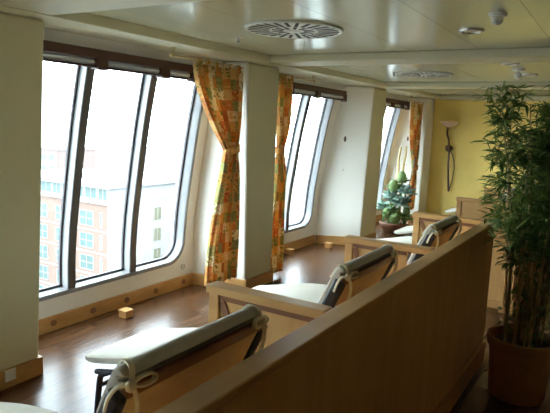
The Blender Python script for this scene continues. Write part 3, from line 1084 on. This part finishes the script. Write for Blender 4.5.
def sprinkler(x, y, label):
    t = thing('sprinkler_head', (x, y, ZC), label, 'sprinkler', 'ceiling sprinklers')
    MB().lathe([(0.008, -0.008), (0.026, -0.006), (0.028, 0.0)], 20, (x, y, ZC)).build('escutcheon', M['chrome'], t, smooth=True)
    MB().lathe([(0.008, 0.002), (0.008, -0.03), (0.004, -0.034), (0.018, -0.036), (0.018, -0.04)], 16, (x, y, ZC)).build('nozzle', M['chrome'], t, smooth=True)
    return t


sprinkler(-2.45, 3.42, 'tiny sprinkler head on the near ceiling, left of the large vent')
sprinkler(-2.22, 6.0, 'tiny sprinkler head in the second bay, left of its vent')

# ------------------------------------------------------------------ wall lamp on the yellow wall
sc = thing('wall_lamp', (-2.59, 10.05, 1.30), 'bronze wall lamp with a long curved stem and pale bowl shade on the yellow wall', 'wall lamp')
stem = smooth_path([(-2.545, 10.0, 0.55), (-2.565, 9.975, 0.8), (-2.58, 9.965, 1.05), (-2.59, 9.965, 1.30), (-2.61, 9.965, 1.45), (-2.645, 9.96, 1.55), (-2.635, 9.955, 1.66)], 6)
MB().tube(stem, [0.017] * len(stem), 10).build('stem', M['iron'], sc, smooth=True)
MB().ball((-2.592, 9.965, 1.30), 0.062, 20, 12).build('ball', M['iron'], sc, smooth=True)
MB().tube([(-2.59, 9.965, 1.30), (-2.59, 10.048, 1.30)], 0.02, 10).build('wall_mount', M['iron'], sc, smooth=True)
MB().lathe([(0.015, 0.0), (0.07, 0.02), (0.125, 0.055), (0.155, 0.10), (0.148, 0.10), (0.115, 0.06), (0.06, 0.03), (0.01, 0.012)], 36, (-2.60, 9.885, 1.655)).build('lamp_shade', M['shade'], sc, smooth=True)
MB().tube([(-2.635, 9.955, 1.655), (-2.60, 9.89, 1.668)], 0.012, 8).build('shade_arm', M['iron'], sc, smooth=True)
ss = smooth_path([(-2.545, 10.0, 0.56), (-2.50, 10.0, 0.75), (-2.485, 9.99, 1.0), (-2.53, 9.975, 1.2), (-2.59, 9.965, 1.28)], 6)
MB().tube(ss, 0.008, 8).build('curved_rod', M['iron'], sc, smooth=True)

# ------------------------------------------------------------------ potted bamboo
PXc, PYc = -0.405, 3.63
bp_ = thing('potted_bamboo', (PXc, PYc, 0), 'tall dense bamboo plant in a brown clay pot at the end of the long partition', 'plant')
prof = [(0.155, 0.0), (0.163, 0.02), (0.178, 0.27), (0.182, 0.315), (0.198, 0.318), (0.202, 0.345), (0.2, 0.375), (0.192, 0.382), (0.183, 0.375), (0.176, 0.33), (0.174, 0.305)]
MB().lathe(prof, 48, (PXc, PYc, 0)).build('pot', M['terracotta'], bp_, smooth=True)
MB().lathe([(0.172, 0.306), (0.172, 0.325), (0.12, 0.338), (0.02, 0.345)], 40, (PXc, PYc, 0)).build('soil', M['soil'], bp_, smooth=True)
rb = random.Random(5)
leafmb = MB()


def leaf(mb, p, d, L, w, droop=0.3):
    d = d.normalized()
    side = d.cross(Vector((0, 0, 1)))
    if side.length < 0.05: side = Vector((1, 0, 0))
    side.normalize()
    side = (side + Vector((rb.uniform(-.5, .5), rb.uniform(-.5, .5), rb.uniform(-.7, .7)))).normalized()
    nn = d.cross(side).normalized()
    b = len(mb.v)
    dr = Vector((0, 0, -1)) * droop * L
    pts = [p, p + d * L * 0.3 + side * w + nn * w * 0.3 + dr * 0.08, p + d * L * 0.3 + dr * 0.08, p + d * L * 0.3 - side * w + nn * w * 0.3 + dr * 0.08,
           p + d * L * 0.68 + side * w * 0.72 + dr * 0.4, p + d * L * 0.68 + dr * 0.4 - nn * w * 0.2, p + d * L * 0.68 - side * w * 0.72 + dr * 0.4, p + d * L + dr]
    mb.v.extend([tuple(q) for q in pts])
    for f in [(0, 1, 2), (0, 2, 3), (1, 4, 5, 2), (2, 5, 6, 3), (4, 7, 5), (5, 7, 6)]:
        mb.f.append(tuple(b + i for i in f))


for k in range(16):
    a = rb.uniform(0, 2 * PI); r0_ = 0.14 * math.sqrt(rb.random())
    base = Vector((PXc + r0_ * math.cos(a), PYc + r0_ * math.sin(a), 0.325))
    H = rb.uniform(1.25, 1.62)
    lean = Vector((math.cos(a) * rb.uniform(0.03, 0.17) - 0.02, math.sin(a) * rb.uniform(0.03, 0.2), 0))
    pts = [base + lean * (s * s) + Vector((0.012 * math.sin(s * 5 + k), 0.012 * math.cos(s * 4 + k), H * s)) for s in [q / 10 for q in range(11)]]
    MB().tube(pts, [0.008 - 0.005 * q / 10 for q in range(11)], 7).build('cane', M['cane'], bp_, smooth=True)
    for q in range(62):
        s = rb.uniform(0.02, 1.0)
        if s < 0.4 and rb.random() < 0.6: continue
        i0 = min(9, int(s * 10)); p0 = pts[i0].lerp(pts[i0 + 1], s * 10 - i0)
        an = rb.uniform(0, 2 * PI)
        tl = rb.uniform(0.05, 0.23) * (1.0 - 0.35 * s) * (0.6 if s < 0.33 else 1)
        dr = Vector((math.cos(an), math.sin(an), rb.uniform(0.0, 0.7))).normalized()
        tip = p0 + dr * tl
        if tip.z < 1.06: tip.x = max(tip.x, -0.60)
        leafmb.tube([p0, p0.lerp(tip, 0.5) + Vector((0, 0, 0.008)), tip], 0.0016, 4)
        for w_ in range(rb.randint(6, 10) if s > 0.36 else 4):
            st = rb.uniform(0.3, 1.0)
            pp = p0.lerp(tip, st)
            if pp.z > 2.02 or (pp.z < 1.06 and pp.x < -0.60): continue
            ld = dr + Vector((rb.uniform(-1, 1), rb.uniform(-1, 1), rb.uniform(-0.7, 0.5)))
            leaf(leafmb, pp, ld, rb.uniform(0.05, 0.10) * (1 if s > 0.36 else 0.6), rb.uniform(0.006, 0.011), rb.uniform(0.1, 0.5))
# a spray reaching over the partition
for q in range(5):
    p0 = Vector((PXc - 0.1, PYc + 0.02 * q, 1.22 + 0.012 * q)); tip = p0 + Vector((-0.16 - 0.015 * q, -0.03 + 0.03 * q, 0.03 * (q - 2) * 0.6))
    leafmb.tube([p0, p0.lerp(tip, 0.5) + Vector((0, 0, 0.02)), tip], 0.0016, 4)
    for w_ in range(12):
        pp = p0.lerp(tip, rb.uniform(0.3, 1.0))
        leaf(leafmb, pp, Vector((-0.8, rb.uniform(-.7, .7), rb.uniform(-0.5, 0.6))), rb.uniform(0.06, 0.1), 0.008, 0.2)
leafmb.build('foliage', M['leaf'], bp_)

# ------------------------------------------------------------------ clay bowl of succulents by the far window
BX, BY = -2.93, 8.38
bw = thing('succulent_bowl', (BX, BY, 0), 'wide clay bowl of succulents with golden bamboo stakes under the farthest window', 'plant')
MB().lathe([(0.11, 0.0), (0.16, 0.03), (0.215, 0.10), (0.225, 0.15), (0.215, 0.165), (0.20, 0.15), (0.18, 0.12)], 40, (BX, BY, 0)).build('bowl', M['bowl'], bw, smooth=True)
MB().lathe([(0.19, 0.128), (0.17, 0.142), (0.02, 0.155)], 32, (BX, BY, 0)).build('soil', M['soil'], bw, smooth=True)
for k, (dx, dy, lx, H) in enumerate([(-0.03, 0.05, 0.03, 1.20), (0.02, 0.09, 0.06, 1.22)]):
    pts = [Vector((BX + dx + lx * s + 0.007 * math.sin(s * 20 + k * 2), BY + dy + 0.007 * math.cos(s * 20 + k * 2), 0.12 + H * s)) for s in [q / 24 for q in range(25)]]
    MB().tube(pts, 0.016, 8).build('bamboo_stake', M['goldcane'], bw, smooth=True)
MB().tube([(BX + 0.09, BY + 0.06, 0.13), (BX + 0.25, BY + 0.05, 1.18)], 0.008, 7).build('dark_stick', M['iron'], bw, smooth=True)


def rosette(c, R, n, mat, name, wide=0.22, up_=0.9):
    mb = MB()
    for ring in range(3):
        for q in range(n):
            an = 2 * PI * (q + 0.5 * ring) / n + rb.uniform(-.1, .1)
            el = up_ * (0.25 + 0.5 * ring) + rb.uniform(-0.25, 0.35)
            d = Vector((math.cos(an) * math.cos(el), math.sin(an) * math.cos(el), math.sin(el)))
            L = R * (1 - 0.12 * ring) * rb.uniform(0.6, 1.15)
            side = d.cross(Vector((0, 0, 1))).normalized(); nr = side.cross(d).normalized()
            rows = []
            for s, w in ((0.0, 0.35), (0.25, 0.8), (0.6, 1.0), (0.85, 0.6), (1.0, 0.05)):
                pc = Vector(c) + d * L * s + nr * (-0.12 * L * s * s)
                ww = wide * R * w
                rows.append([pc + side * ww, pc + nr * ww * 0.45, pc - side * ww, pc - nr * ww * 0.45])
            b0 = len(mb.v)
            mb.quad_grid(rows, close_v=True)
    return mb.build(name, mat, bw, smooth=True)


for c, R, n, mt, nm in [((BX - 0.02, BY - 0.10, 0.30), 0.18, 8, 'cactus', 'cactus_rosette'), ((BX + 0.09, BY - 0.02, 0.44), 0.25, 10, 'succulent', 'succulent_rosette'),
                        ((BX - 0.17, BY - 0.02, 0.34), 0.22, 9, 'succulent', 'succulent_rosette'), ((BX - 0.03, BY + 0.06, 0.66), 0.16, 9, 'cactus', 'cactus_rosette'),
                        ((BX - 0.06, BY - 0.04, 0.52), 0.20, 9, 'succulent', 'succulent_rosette'), ((BX + 0.19, BY - 0.06, 0.24), 0.17, 8, 'cactus', 'cactus_rosette'),
                        ((BX + 0.13, BY + 0.06, 0.62), 0.19, 9, 'succulent', 'succulent_rosette'), ((BX + 0.05, BY + 0.10, 0.78), 0.14, 8, 'cactus', 'cactus_rosette')]:
    MBs = MB().tube([(c[0], c[1], 0.13), c], 0.014, 8)
    st = rosette(c, R, n, M[mt], nm)
    MBs.build('plant_stem', M['cactus'], bw, smooth=True)

for c, r, sc in [((BX - 0.04, BY - 0.02, 0.72), 0.085, (0.9, 0.6, 1.2)), ((BX + 0.06, BY + 0.05, 0.86), 0.075, (0.9, 0.6, 1.25)), ((BX + 0.20, BY - 0.03, 0.33), 0.07, (0.8, 0.7, 1.5)),
                 ((BX - 0.06, BY - 0.12, 0.30), 0.09, (1, 0.8, 1.1)), ((BX + 0.06, BY - 0.14, 0.24), 0.085, (1.0, 0.8, 1.1))]:
    MB().ball(c, r, 18, 12, sc).tube([(c[0], c[1], 0.13), (c[0], c[1], c[2] - r * 0.8)], 0.013, 8).build('cactus_pad', M['cactus'], bw, smooth=True)

# ------------------------------------------------------------------ small things along the skirting
for (x, y, lab) in [(-3.28, 3.14, 'small beech block on the floor in front of the first window'),
                    (-3.20, 6.66, 'small beech block on the floor in the corner of the second bay'),
                    (-3.40, 5.98, 'small beech block beside the foot of the narrow curtain'),
                    (-3.22, 8.02, 'small beech block on the floor left of the clay bowl')]:
    t = thing('floor_block', (x, y, 0), lab, 'block', 'small wooden floor blocks')
    box(x - 0.04, x + 0.04, y - 0.04, y + 0.04, 0, 0.05).build('block', M['beech_trim'], t, bevel=0.004)
    box(x - 0.044, x + 0.044, y - 0.044, y + 0.044, 0.0505, 0.064).build('top_plate', M['beech_rail'], t, bevel=0.003)
XD = -3.468
disc_labels = ['first round plug on the window skirting, nearest the left pier', 'second round plug on the skirting from the left pier',
               'third round plug on the skirting, behind the small beech block', 'fourth round plug on the skirting, right of the beech block',
               'last round plug on the skirting, near the wide curtain']
for (y, z), lab in zip([(2.60, 0.062), (2.97, 0.06), (3.33, 0.055), (3.68, 0.055), (4.06, 0.058)], disc_labels):
    mt = Matrix.Translation((XD, y, z)) @ Matrix.Rotation(PI / 2, 4, 'Y')
    mb = MB().lathe([(0.006, 0.004), (0.016, 0.004), (0.019, 0.007), (0.024, 0.006), (0.026, 0.0)], 24)
    mb.v = [tuple(mt @ Vector(q)) for q in mb.v]
    o = mb.build('skirting_plug', M['plug'] if 'plug' in M else M['barwood'], smooth=True)
    tag(at_origin(o, (XD, y, z)), lab, 'plug', 'round plugs on the window skirting')
mt = Matrix.Translation((-3.489, 4.07, 0.20)) @ Matrix.Rotation(PI / 2, 4, 'Y')
mb = MB().lathe([(0.006, 0.004), (0.018, 0.004), (0.021, 0.008), (0.027, 0.007), (0.029, 0.0)], 24)
mb.v = [tuple(mt @ Vector(q)) for q in mb.v]
o = mb.build('wall_plug', M['chrome'], smooth=True)
tag(at_origin(o, (-3.489, 4.07, 0.20)), 'round grey plug on the white wall below the window corner', 'plug')
ot = thing('power_outlet', (XI + 0.018, 1.88, 0.078), 'square white power outlet on the skirting of the left pier', 'power outlet')
box(XI + 0.018, XI + 0.026, 1.845, 1.915, 0.043, 0.113).build('faceplate', M['plastic'], ot, bevel=0.003)
MB().box(XI + 0.0262, XI + 0.028, 1.862, 1.898, 0.060, 0.096).build('socket', M['plastic'], ot, bevel=0.002)
